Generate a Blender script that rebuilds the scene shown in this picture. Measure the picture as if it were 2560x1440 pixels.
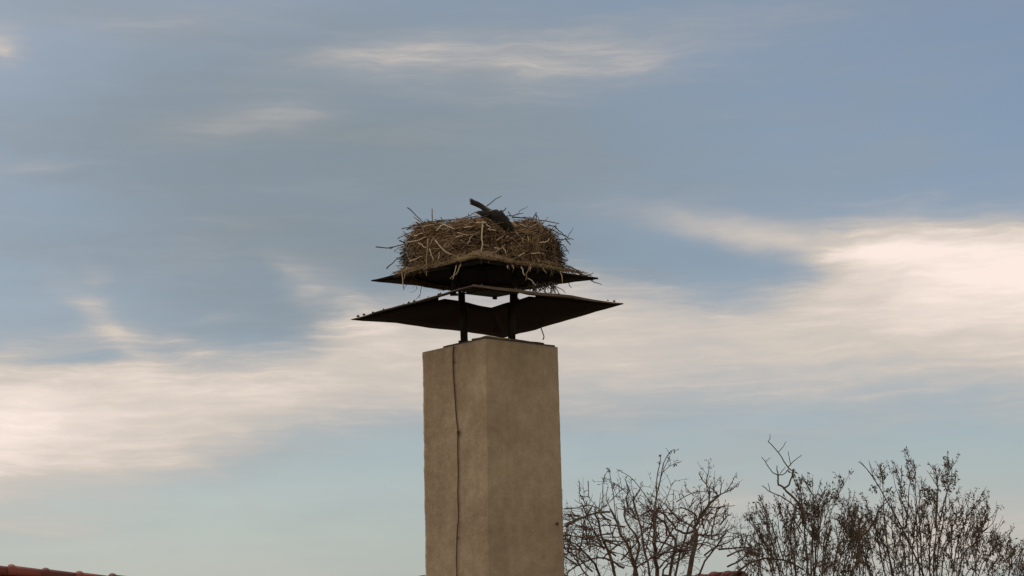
import bpy, bmesh, math, random
from mathutils import Vector, Matrix, noise
rad = math.radians
random.seed(7)
sc = bpy.context.scene
for o in list(bpy.data.objects):
    bpy.data.objects.remove(o)

# ------------------------------------------------------------------ camera
FPX, CX, CY = 4000.0, 1280.0, 720.0
CAM_Z = 7.0
ROT = Matrix.Rotation(rad(101.0), 3, 'X') @ Matrix.Rotation(rad(-1.3), 3, 'Z')
cam_d = bpy.data.cameras.new('camera')
cam = bpy.data.objects.new('camera', cam_d)
sc.collection.objects.link(cam)
cam.matrix_world = Matrix.Translation((0, 0, CAM_Z)) @ ROT.to_4x4()
cam_d.sensor_width = 36.0
cam_d.lens = 36.0 * FPX / 2560.0
cam_d.clip_end = 3000.0
cam_d.clip_start = 0.1
sc.camera = cam
sc.render.resolution_x, sc.render.resolution_y = 1024, 576

def raydir(px, py):
    return (ROT @ Vector(((px - CX) / FPX, -(py - CY) / FPX, -1.0)))

def P(px, py, depth):
    """world point at distance `depth` along +Y that the survey of the photograph gives for a pixel"""
    d = raydir(px, py)
    return Vector((0, 0, CAM_Z)) + d * (depth / d.y)

def azel(px, py):
    d = raydir(px, py).normalized()
    return math.degrees(math.atan2(d.x, d.y)), math.degrees(math.asin(d.z))

# ------------------------------------------------------------------ exposure
sc.view_settings.view_transform = 'Standard'
sc.view_settings.look = 'None'
sc.view_settings.gamma = 1.0
sc.view_settings.use_curve_mapping = False
sc.view_settings.exposure = 0.0

# ------------------------------------------------------------------ sun + sky
SUN_EL, SUN_AZ = 40.0, -28.0        # degrees, azimuth measured from +Y towards +X
sun_d = bpy.data.lights.new('sun', 'SUN')
sun_d.energy = 2.6
sun_d.angle = rad(2.0)
sun_d.color = (1.0, 0.93, 0.84)
sun = bpy.data.objects.new('sun', sun_d)
sc.collection.objects.link(sun)
sv = Vector((math.sin(rad(SUN_AZ)) * math.cos(rad(SUN_EL)), math.cos(rad(SUN_AZ)) * math.cos(rad(SUN_EL)), math.sin(rad(SUN_EL))))
sun.rotation_euler = sv.to_track_quat('Z', 'Y').to_euler()
sun.location = (-20, 30, 40)

world = bpy.data.worlds.new('World')
sc.world = world
world.use_nodes = True
nt = world.node_tree
nt.nodes.clear()
N, L = nt.nodes, nt.links

def setin(sock, v):
    if isinstance(v, bpy.types.NodeSocket):
        L.new(v, sock)
    else:
        sock.default_value = v

def M(op, a, b=None, c=None, clamp=False):
    n = N.new('ShaderNodeMath'); n.operation = op; n.use_clamp = clamp
    setin(n.inputs[0], a)
    if b is not None: setin(n.inputs[1], b)
    if c is not None: setin(n.inputs[2], c)
    return n.outputs[0]

def V(op, a, b=None):
    n = N.new('ShaderNodeVectorMath'); n.operation = op
    setin(n.inputs[0], a)
    if b is not None: setin(n.inputs[1], b)
    return n.outputs['Value'] if op == 'DOT_PRODUCT' else n.outputs[0]

def sstep(x, lo, hi):
    n = N.new('ShaderNodeMapRange'); n.interpolation_type = 'SMOOTHSTEP'
    setin(n.inputs['Value'], x); setin(n.inputs['From Min'], lo); setin(n.inputs['From Max'], hi)
    return n.outputs['Result']

def mixc(f, a, b):
    n = N.new('ShaderNodeMix'); n.data_type = 'RGBA'
    setin(n.inputs[0], f); setin(n.inputs[6], a); setin(n.inputs[7], b)
    return n.outputs[2]

tc = N.new('ShaderNodeTexCoord')
sep = N.new('ShaderNodeSeparateXYZ'); L.new(tc.outputs['Generated'], sep.inputs[0])
az = M('MULTIPLY', M('ARCTAN2', sep.outputs[0], sep.outputs[1]), 57.29578)
el = M('MULTIPLY', M('ARCSINE', sep.outputs[2]), 57.29578)
cmb = N.new('ShaderNodeCombineXYZ'); setin(cmb.inputs[0], az); setin(cmb.inputs[1], el)
uv0 = cmb.outputs[0]

def nz(vec, sx, sy, detail, seed, rough=0.55, ang=0.0):
    mp = N.new('ShaderNodeMapping'); L.new(vec, mp.inputs[0])
    mp.inputs['Rotation'].default_value = (0, 0, rad(ang))
    mp.inputs['Scale'].default_value = (sx, sy, 1)
    mp.inputs['Location'].default_value = (seed * 3.7, seed * 1.9, seed)
    t = N.new('ShaderNodeTexNoise'); L.new(mp.outputs[0], t.inputs['Vector'])
    t.inputs['Scale'].default_value = 1.0; t.inputs['Detail'].default_value = detail
    t.inputs['Roughness'].default_value = rough
    return t

# warp the sky coordinates a little so that cloud edges are never geometric
w1 = nz(uv0, 0.16, 0.32, 3, 1)
w2 = nz(uv0, 0.5, 1.1, 4, 2)
off1 = V('SUBTRACT', w1.outputs['Color'], (0.5, 0.5, 0.5))
off2 = V('SUBTRACT', w2.outputs['Color'], (0.5, 0.5, 0.5))
uv = V('ADD', uv0, V('MULTIPLY', off1, (2.4, 1.1, 0)))
uv = V('ADD', uv, V('MULTIPLY', off2, (0.9, 0.32, 0)))
PXD = FPX * math.pi / 180

def blob(px, py, a, b, ang, s):
    """soft wisp of cloud: centre and half sizes in photo pixels, angle up to the right"""
    cu, cv = azel(px, py)
    a /= PXD; b /= PXD
    c, sn = math.cos(rad(ang)), math.sin(rad(ang))
    d = V('SUBTRACT', uv, (cu, cv, 0))
    q1 = V('DOT_PRODUCT', d, (c / a, sn / a, 0)); q2 = V('DOT_PRODUCT', d, (-sn / b, c / b, 0))
    q = M('MULTIPLY_ADD', q2, q2, M('MULTIPLY', q1, q1))
    return M('MULTIPLY', M('EXPONENT', M('MULTIPLY', q, -1.0)), s)

def total(lst):
    acc = lst[0]
    for x in lst[1:]:
        acc = M('ADD', acc, x)
    return acc

def edge(pts):
    """elevation of a cloud edge as a function of azimuth (photo pixel polyline -> float curve)"""
    cv = [azel(*p) for p in pts]
    u0, u1 = -40.0, 40.0
    n = N.new('ShaderNodeFloatCurve')
    sepu = N.new('ShaderNodeSeparateXYZ'); L.new(uv, sepu.inputs[0])
    setin(n.inputs['Value'], M('DIVIDE', M('SUBTRACT', sepu.outputs[0], u0), u1 - u0, clamp=True))
    cu = n.mapping.curves[0]
    pp = [((u - u0) / (u1 - u0), v / 30.0) for u, v in cv]
    pp = [(0.0, pp[0][1])] + pp + [(1.0, pp[-1][1])]
    cu.points[0].location = pp[0]; cu.points[1].location = pp[-1]
    for p in pp[1:-1]:
        cu.points.new(*p)
    n.mapping.update()
    return M('MULTIPLY', n.outputs[0], 30.0), sepu.outputs[1]

sky = N.new('ShaderNodeTexSky'); sky.sky_type = 'NISHITA'
sky.sun_disc = False
sky.sun_elevation = rad(SUN_EL)
sky.sun_rotation = rad(SUN_AZ)
sky.altitude = 100; sky.air_density = 1.0; sky.dust_density = 0.6; sky.ozone_density = 1.2
SKY_STRENGTH = 0.080

cirrus = nz(uv0, 0.10, 0.42, 6, 5, 0.6, -8)      # broad streaks
fine = nz(uv, 0.35, 1.6, 6, 9, 0.6, -4)          # fine streaks
cir = sstep(cirrus.outputs['Fac'], 0.34, 0.72)
fin = sstep(fine.outputs['Fac'], 0.25, 0.8)
fibre_n = nz(uv, 0.28, 2.9, 9, 14, 0.66, -9)     # drawn-out fibres of ice cloud
fib = sstep(fibre_n.outputs['Fac'], 0.36, 0.70)
fibre_m = nz(uv, 0.16, 1.3, 7, 21, 0.62, -14)
fib2 = sstep(fibre_m.outputs['Fac'], 0.40, 0.72)

# main sunlit bank of cloud
top_e, vv = edge([(-300, 840), (0, 855), (150, 850), (300, 855), (450, 880), (600, 880), (780, 850), (860, 790), (950, 750), (1100, 715), (1250, 695), (1400, 675),
                  (1500, 690), (1650, 708), (1850, 712), (1990, 685), (2080, 615), (2200, 550), (2350, 535), (2560, 530), (2900, 535)])
bot_e, _ = edge([(-300, 1280), (0, 1270), (300, 1235), (500, 1180), (750, 1100), (950, 1070), (1150, 1050), (1400, 1040), (1600, 1030), (1800, 1015), (2000, 1010), (2300, 1000), (2560, 1010), (2900, 1040)])
feather = M('MULTIPLY', M('SUBTRACT', M('ADD', fib, fib2), 0.9), 0.30)
below_top = sstep(M('ADD', M('SUBTRACT', top_e, vv), feather), -1.0, 1.5)
above_bot = sstep(M('ADD', M('SUBTRACT', vv, bot_e), feather), -1.7, 1.9)
bank = M('MULTIPLY', M('MULTIPLY', below_top, above_bot), 0.58)
# upper streak of the right bank
streak = total([blob(1830, 585, 300, 46, -13, 0.44), blob(2250, 620, 330, 70, -9, 0.30), blob(2600, 690, 330, 130, 0, 0.36),
                blob(-90, 1060, 330, 150, 0, 0.36), blob(560, 960, 330, 70, -3, 0.10)])
wisps = total([blob(1000, 142, 270, 52, 6, 0.34), blob(1450, 150, 480, 80, 4, 0.26), blob(640, 312, 200, 46, 8, 0.21), blob(420, 60, 420, 50, 10, 0.12),
               blob(0, 118, 60, 45, 0, 0.42), blob(60, 412, 110, 14, 0, 0.16), blob(250, 800, 120, 34, -42, 0.34), blob(420, 850, 170, 36, -14, 0.22),
               blob(750, 705, 80, 46, -50, 0.26), blob(230, 700, 46, 26, -60, 0.13), blob(60, 872, 120, 16, 2, 0.10),
               blob(880, 765, 120, 60, -38, 0.30), blob(600, 1240, 130, 24, -36, 0.15), blob(60, 1325, 200, 28, -2, 0.26),
               blob(2400, 1330, 430, 130, 6, 0.48), blob(1750, 1290, 260, 90, 10, 0.26), blob(1800, 1130, 200, 36, 4, 0.10),
               blob(540, 790, 90, 14, 2, 0.12), blob(500, 620, 420, 120, 20, 0.07)])
gaps = total([blob(1700, 635, 240, 34, -9, 0.14), blob(200, 885, 170, 14, 3, 0.34), blob(20, 935, 110, 12, 3, 0.2), blob(1000, 1280, 300, 90, 0, 0.1)])
wisps = M('MULTIPLY', wisps, M('MULTIPLY_ADD', M('ADD', fib, fib2), 0.30, 0.76))
dens = M('ADD', M('ADD', bank, streak), wisps)
dens = M('MULTIPLY_ADD', M('MULTIPLY', fib2, M('MULTIPLY_ADD', fib, 0.6, 0.4)), 0.085, dens)
dens = M('MULTIPLY', dens, M('MULTIPLY_ADD', fib, 0.09, 0.95))
dens = M('MULTIPLY', dens, M('MULTIPLY_ADD', fin, 0.18, 0.88))
dens = M('MULTIPLY_ADD', cir, 0.10, dens)
dens = M('SUBTRACT', dens, gaps, clamp=True)
# denser unseen cloud added outside the view to brighten the camera-facing sides
axis = raydir(CX, CY).normalized()
off_axis = M('MULTIPLY', M('ARCCOSINE', V('DOT_PRODUCT', tc.outputs['Generated'], tuple(axis))), 57.29578)
g3 = N.new('ShaderNodeTexNoise'); L.new(tc.outputs['Generated'], g3.inputs['Vector'])
g3.inputs['Scale'].default_value = 2.6; g3.inputs['Detail'].default_value = 6.0
fill_cloud = M('MULTIPLY', sstep(g3.outputs['Fac'], 0.26, 0.62), 0.80)
far_mask = sstep(off_axis, 21.0, 38.0)
dens = M('ADD', M('MULTIPLY', dens, M('SUBTRACT', 1.0, M('MULTIPLY', far_mask, 0.5))), M('MULTIPLY', fill_cloud, far_mask), clamp=True)

# thin grey veil over most of the sky, thinner towards the right-hand blue
veil = M('MULTIPLY_ADD', cir, 0.14, total([blob(850, 480, 1150, 660, 0, 0.62), 0.30]), clamp=True)

skyc = N.new('ShaderNodeVectorMath'); skyc.operation = 'SCALE'
L.new(sky.outputs[0], skyc.inputs[0]); skyc.inputs['Scale'].default_value = SKY_STRENGTH / 0.1
# world strength is 0.1: cloud colours are given as radiance x 10
def rgb(r, g, b, k=10.0):
    return (r * k, g * k, b * k, 1.0)
base = mixc(veil, skyc.outputs[0], rgb(0.222, 0.274, 0.314))
low_haze = M('MULTIPLY', sstep(el, 9.0, -1.0), 0.72)
base = mixc(low_haze, base, rgb(0.385, 0.452, 0.465))
ramp = N.new('ShaderNodeValToRGB')
L.new(dens, ramp.inputs[0])
ramp.color_ramp.elements[0].position = 0.0; ramp.color_ramp.elements[0].color = (0.42, 0.41, 0.41, 1)
ramp.color_ramp.elements[1].position = 1.0; ramp.color_ramp.elements[1].color = (0.98, 0.83, 0.75, 1)
e = ramp.color_ramp.elements.new(0.62); e.color = (0.645, 0.575, 0.51, 1)
cc = N.new('ShaderNodeVectorMath'); cc.operation = 'SCALE'; L.new(ramp.outputs[0], cc.inputs[0]); cc.inputs['Scale'].default_value = 10.0
fac = sstep(dens, -0.05, 0.70)
col = mixc(fac, base, cc.outputs[0])
bg = N.new('ShaderNodeBackground'); L.new(col, bg.inputs[0]); bg.inputs[1].default_value = 0.1
world.cycles.sampling_method = 'MANUAL'; world.cycles.sample_map_resolution = 512
out = N.new('ShaderNodeOutputWorld'); L.new(bg.outputs[0], out.inputs[0])

# ------------------------------------------------------------------ helpers
class MB:
    def __init__(self):
        self.v, self.f = [], []
    def tube(self, pts, radii, sides=5, cap=True, squash=1.0, rough=0.0):
        n = len(pts)
        if n < 2: return
        b = len(self.v)
        t0 = (pts[1] - pts[0]).normalized()
        ref = Vector((0, 0, 1)) if abs(t0.z) < 0.9 else Vector((1, 0, 0))
        nrm = t0.cross(ref).normalized()
        for i in range(n):
            if i == 0: t = t0
            elif i == n - 1: t = (pts[i] - pts[i - 1]).normalized()
            else:
                t = (pts[i + 1] - pts[i - 1])
                t = t.normalized() if t.length > 1e-9 else t0
            nrm = (nrm - t * nrm.dot(t))
            nrm = nrm.normalized() if nrm.length > 1e-6 else t.orthogonal().normalized()
            bi = t.cross(nrm)
            r = radii[i] if isinstance(radii, (list, tuple)) else radii
            for k in range(sides):
                a = 2 * math.pi * k / sides
                rr = r * (1 + (rough * random.uniform(-1, 1) if rough else 0))
                self.v.append(pts[i] + nrm * (math.cos(a) * rr) + bi * (math.sin(a) * rr * squash))
        for i in range(n - 1):
            for k in range(sides):
                k2 = (k + 1) % sides
                self.f.append((b + i * sides + k, b + i * sides + k2, b + (i + 1) * sides + k2, b + (i + 1) * sides + k))
        if cap:
            self.f.append(tuple(b + k for k in reversed(range(sides))))
            self.f.append(tuple(b + (n - 1) * sides + k for k in range(sides)))
    def quad(self, a, b, c, d):
        i = len(self.v); self.v += [a, b, c, d]; self.f.append((i, i + 1, i + 2, i + 3))
    def box(self, c, ux, uy, uz):
        i = len(self.v)
        for sz in (-1, 1):
            for sy in (-1, 1):
                for sx in (-1, 1):
                    self.v.append(c + ux * sx + uy * sy + uz * sz)
        for f in ((0, 2, 3, 1), (4, 5, 7, 6), (0, 1, 5, 4), (2, 6, 7, 3), (0, 4, 6, 2), (1, 3, 7, 5)):
            self.f.append(tuple(i + k for k in f))
    def build(self, name, mat, parent=None, smooth=True, origin=None):
        me = bpy.data.meshes.new(name)
        org = origin if origin is not None else Vector((0, 0, 0))
        me.from_pydata([tuple(p - org) for p in self.v], [], self.f)
        me.update()
        if smooth:
            me.polygons.foreach_set('use_smooth', [True] * len(me.polygons))
        me.materials.append(mat)
        o = bpy.data.objects.new(name, me)
        sc.collection.objects.link(o)
        if parent is not None:
            o.parent = parent
            o.location = org - parent.location if parent.type == 'EMPTY' else org
        else:
            o.location = org
        return o

def empty(name, loc):
    o = bpy.data.objects.new(name, None); o.location = loc; o.empty_display_size = 0.2
    sc.collection.objects.link(o)
    return o

def tag(o, label=None, cat=None, group=None, kind=None):
    if label: o['label'] = label
    if cat: o['category'] = cat
    if group: o['group'] = group
    if kind: o['kind'] = kind
    return o

def bez(p, n):
    """Catmull-Rom resample of a polyline to n points"""
    if len(p) == 2:
        return [p[0].lerp(p[1], i / (n - 1)) for i in range(n)]
    q = [p[0] * 2 - p[1]] + list(p) + [p[-1] * 2 - p[-2]]
    o = []
    m = len(p) - 1
    for i in range(n):
        t = i / (n - 1) * m
        k = min(int(t), m - 1); t -= k
        a, b, c, d = q[k], q[k + 1], q[k + 2], q[k + 3]
        o.append(0.5 * ((2 * b) + (c - a) * t + (2 * a - 5 * b + 4 * c - d) * t * t + (3 * b - a - 3 * c + d) * t ** 3))
    return o

def rv(s=1.0):
    return Vector((random.uniform(-s, s), random.uniform(-s, s), random.uniform(-s, s)))

# ------------------------------------------------------------------ materials
def mat(name):
    m = bpy.data.materials.new(name); m.use_nodes = True
    t = m.node_tree
    b = t.nodes['Principled BSDF']
    return m, t, b

def mat_noise(name, c1, c2, scale=8.0, rough=0.85, bump=0.3, bscale=40.0, detail=5.0, spec=0.3, stretch=None, island=False, metal=0.0, objrand=False):
    m, t, b = mat(name)
    co = t.nodes.new('ShaderNodeTexCoord')
    src = co.outputs['Object']
    if stretch:
        mp = t.nodes.new('ShaderNodeMapping'); mp.inputs['Scale'].default_value = stretch
        t.links.new(src, mp.inputs[0]); src = mp.outputs[0]
    n = t.nodes.new('ShaderNodeTexNoise'); n.inputs['Scale'].default_value = scale; n.inputs['Detail'].default_value = detail
    t.links.new(src, n.inputs['Vector'])
    r = t.nodes.new('ShaderNodeValToRGB')
    r.color_ramp.elements[0].position = 0.3; r.color_ramp.elements[0].color = (*c1, 1)
    r.color_ramp.elements[1].position = 0.7; r.color_ramp.elements[1].color = (*c2, 1)
    if island or objrand:
        g = t.nodes.new('ShaderNodeNewGeometry') if island else t.nodes.new('ShaderNodeObjectInfo')
        a = t.nodes.new('ShaderNodeMath'); a.operation = 'MULTIPLY_ADD'; a.inputs[1].default_value = 0.30
        t.links.new(n.outputs['Fac'], a.inputs[0])
        a2 = t.nodes.new('ShaderNodeMath'); a2.operation = 'MULTIPLY'; a2.inputs[1].default_value = 0.78
        t.links.new(g.outputs['Random Per Island' if island else 'Random'], a2.inputs[0]); t.links.new(a2.outputs[0], a.inputs[2])
        t.links.new(a.outputs[0], r.inputs[0])
    else:
        t.links.new(n.outputs['Fac'], r.inputs[0])
    t.links.new(r.outputs[0], b.inputs['Base Color'])
    b.inputs['Roughness'].default_value = rough
    b.inputs['Specular IOR Level'].default_value = spec
    b.inputs['Metallic'].default_value = metal
    if bump:
        n2 = t.nodes.new('ShaderNodeTexNoise'); n2.inputs['Scale'].default_value = bscale; n2.inputs['Detail'].default_value = 6
        t.links.new(src, n2.inputs['Vector'])
        bp = t.nodes.new('ShaderNodeBump'); bp.inputs['Strength'].default_value = bump; bp.inputs['Distance'].default_value = 0.01
        t.links.new(n2.outputs['Fac'], bp.inputs['Height']); t.links.new(bp.outputs[0], b.inputs['Normal'])
    return m

def mat_plaster():
    m, t, b = mat('plaster')
    co = t.nodes.new('ShaderNodeTexCoord'); src = co.outputs['Object']
    def tn(scale, detail=5, st=None, ro=0.55):
        s = src
        if st:
            mp = t.nodes.new('ShaderNodeMapping'); mp.inputs['Scale'].default_value = st
            t.links.new(src, mp.inputs[0]); s = mp.outputs[0]
        n = t.nodes.new('ShaderNodeTexNoise'); n.inputs['Scale'].default_value = scale; n.inputs['Detail'].default_value = detail
        n.inputs['Roughness'].default_value = ro
        t.links.new(s, n.inputs['Vector']); return n.outputs['Fac']
    def rampf(f, p0, p1, c0, c1):
        r = t.nodes.new('ShaderNodeValToRGB')
        r.color_ramp.elements[0].position = p0; r.color_ramp.elements[0].color = (*c0, 1)
        r.color_ramp.elements[1].position = p1; r.color_ramp.elements[1].color = (*c1, 1)
        t.links.new(f, r.inputs[0]); return r.outputs[0]
    def mul(a, bb, f=1.0):
        n = t.nodes.new('ShaderNodeMix'); n.data_type = 'RGBA'; n.blend_type = 'MULTIPLY'; n.inputs[0].default_value = f
        t.links.new(a, n.inputs[6]); t.links.new(bb, n.inputs[7]); return n.outputs[2]
    c = rampf(tn(1.6, 4), 0.3, 0.72, (0.345, 0.278, 0.195), (0.450, 0.368, 0.258))
    c = mul(c, rampf(tn(9, 6, None, 0.65), 0.32, 0.66, (0.84, 0.82, 0.80), (1.05, 1.05, 1.04)))
    c = mul(c, rampf(tn(3.2, 5, (3.5, 3.5, 0.22)), 0.36, 0.58, (0.93, 0.92, 0.91), (1, 1, 1)))
    c = mul(c, rampf(tn(30, 3), 0.22, 0.33, (0.62, 0.58, 0.55), (1, 1, 1)))
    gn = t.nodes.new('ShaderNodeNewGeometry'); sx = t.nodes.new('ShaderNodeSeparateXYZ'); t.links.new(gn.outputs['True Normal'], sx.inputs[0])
    lit_face = t.nodes.new('ShaderNodeMath'); lit_face.operation = 'LESS_THAN'; lit_face.inputs[1].default_value = 0.0; t.links.new(sx.outputs[0], lit_face.inputs[0])
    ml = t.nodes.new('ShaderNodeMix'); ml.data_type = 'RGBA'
    grit_and_light = mul(rampf(tn(24, 8, None, 0.75), 0.34, 0.60, (0.94, 0.93, 0.92), (1.10, 1.10, 1.10)), rampf(tn(3.0, 5), 0.35, 0.62, (0.97, 0.95, 0.93), (1.12, 1.13, 1.14)))  # left-face mottling, with that side's brighter light mixed into the colour
    t.links.new(lit_face.outputs[0], ml.inputs[0]); ml.inputs[6].default_value = (0.88, 0.875, 0.86, 1); t.links.new(grit_and_light, ml.inputs[7])  # shading painted by normal: right-facing sides darker, left-facing ones lighter
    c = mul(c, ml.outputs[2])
    # pale gritty specks
    v = t.nodes.new('ShaderNodeTexVoronoi'); v.inputs['Scale'].default_value = 9.0
    t.links.new(src, v.inputs['Vector'])
    g = t.nodes.new('ShaderNodeMath'); g.operation = 'LESS_THAN'; g.inputs[1].default_value = 0.04
    t.links.new(v.outputs['Distance'], g.inputs[0])
    mx = t.nodes.new('ShaderNodeMix'); mx.data_type = 'RGBA'
    t.links.new(g.outputs[0], mx.inputs[0]); t.links.new(c, mx.inputs[6]); mx.inputs[7].default_value = (0.52, 0.46, 0.38, 1)
    t.links.new(mx.outputs[2], b.inputs['Base Color'])
    b.inputs['Roughness'].default_value = 0.92; b.inputs['Specular IOR Level'].default_value = 0.15
    bp = t.nodes.new('ShaderNodeBump'); bp.inputs['Strength'].default_value = 0.55; bp.inputs['Distance'].default_value = 0.012
    ad = t.nodes.new('ShaderNodeMath'); ad.operation = 'ADD'
    t.links.new(tn(45, 6), ad.inputs[0]); t.links.new(tn(12, 4), ad.inputs[1])
    t.links.new(ad.outputs[0], bp.inputs['Height']); t.links.new(bp.outputs[0], b.inputs['Normal'])
    return m

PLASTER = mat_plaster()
CRACK = mat_noise('crack_dark', (0.10, 0.075, 0.05), (0.15, 0.11, 0.075), 20)  # darker plaster tone for the crack lines
MORTAR = mat_noise('mortar', (0.20, 0.15, 0.10), (0.30, 0.23, 0.155), 14, bump=0.6)
TAR = mat_noise('tarred_slab', (0.05, 0.04, 0.03), (0.09, 0.07, 0.05), 12, bump=0.5)
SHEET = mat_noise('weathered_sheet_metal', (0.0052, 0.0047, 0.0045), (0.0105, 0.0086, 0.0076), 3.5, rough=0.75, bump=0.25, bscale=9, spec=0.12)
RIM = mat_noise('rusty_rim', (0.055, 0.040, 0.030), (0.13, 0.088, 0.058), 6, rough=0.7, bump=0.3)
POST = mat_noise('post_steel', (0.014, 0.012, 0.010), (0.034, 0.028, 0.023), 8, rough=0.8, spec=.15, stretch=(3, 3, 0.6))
WIRE = mat_noise('cable', (0.075, 0.045, 0.030), (0.11, 0.065, 0.040), 30)
NESTCORE = mat_noise('matted_straw', (0.062, 0.036, 0.020), (0.22, 0.142, 0.080), 9, rough=0.95, bump=1.0, bscale=30, detail=8, stretch=(1.6, 1.6, 1.0))  # core darker than the loose straw: shade of the gaps put into its colour
STRAW = mat_noise('straw', (0.080, 0.047, 0.026), (0.37, 0.255, 0.145), 6, rough=0.85, bump=0, island=True)
TANSTRAW = mat_noise('tan_straw', (0.17, 0.118, 0.065), (0.42, 0.315, 0.185), 6, rough=0.9, bump=0, island=True)
EARTH = mat_noise('straw_and_mud', (0.14, 0.098, 0.056), (0.29, 0.215, 0.128), 12, rough=0.95, bump=1.0, bscale=35, detail=8)
STICKS = mat_noise('nest_sticks', (0.040, 0.024, 0.015), (0.30, 0.205, 0.125), 12, rough=0.8, bump=0.2, island=True)
PALE = mat_noise('bleached_sticks', (0.30, 0.22, 0.145), (0.62, 0.50, 0.365), 14, rough=0.75, bump=0.2, objrand=True)
DARKST = mat_noise('dark_sticks', (0.045, 0.034, 0.028), (0.10, 0.072, 0.052), 14, rough=0.8, bump=0.2, objrand=True)
LOGM = mat_noise('weathered_wood', (0.006, 0.005, 0.0045), (0.020, 0.016, 0.013), 7, rough=0.8, bump=0.9, bscale=25, stretch=(1, 1, 3))
BARK = mat_noise('bark', (0.055, 0.042, 0.028), (0.13, 0.10, 0.066), 12, rough=0.9, bump=0.4)
TWIG = mat_noise('twigs', (0.05, 0.034, 0.024), (0.12, 0.082, 0.055), 12, rough=0.85, bump=0, island=True)
LEAF = mat_noise('dry_leaves', (0.05, 0.038, 0.022), (0.13, 0.10, 0.05), 5, rough=0.8, bump=0, island=True)
TILE = mat_noise('clay_tile', (0.10, 0.028, 0.022), (0.19, 0.052, 0.036), 5, rough=0.85, bump=0.4, objrand=True)
ROOFT = mat_noise('roof_tiles', (0.16, 0.060, 0.042), (0.27, 0.105, 0.070), 6, rough=0.9, bump=0.4)
WALLM = mat_noise('render_wall', (0.42, 0.36, 0.27), (0.52, 0.45, 0.35), 3, rough=0.95)
GRASS = mat_noise('meadow', (0.09, 0.095, 0.040), (0.21, 0.175, 0.085), 0.6, rough=0.95, bump=0.5, bscale=6)
GLASS = mat_noise('window_glass', (0.02, 0.022, 0.025), (0.03, 0.033, 0.036), 2, rough=0.1, bump=0)
LEAD = mat_noise('lead_flashing', (0.03, 0.03, 0.03), (0.06, 0.058, 0.055), 8, rough=0.6)

# ------------------------------------------------------------------ ground
g = MB()
NG = 24
S = 1500.0
for j in range(NG + 1):
    for i in range(NG + 1):
        g.v.append(Vector((-S + 2 * S * i / NG, -S + 2 * S * j / NG, 0)))
for j in range(NG):
    for i in range(NG):
        a = j * (NG + 1) + i
        g.f.append((a, a + 1, a + NG + 2, a + NG + 1))
tag(g.build('ground', GRASS), kind='structure')

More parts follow.
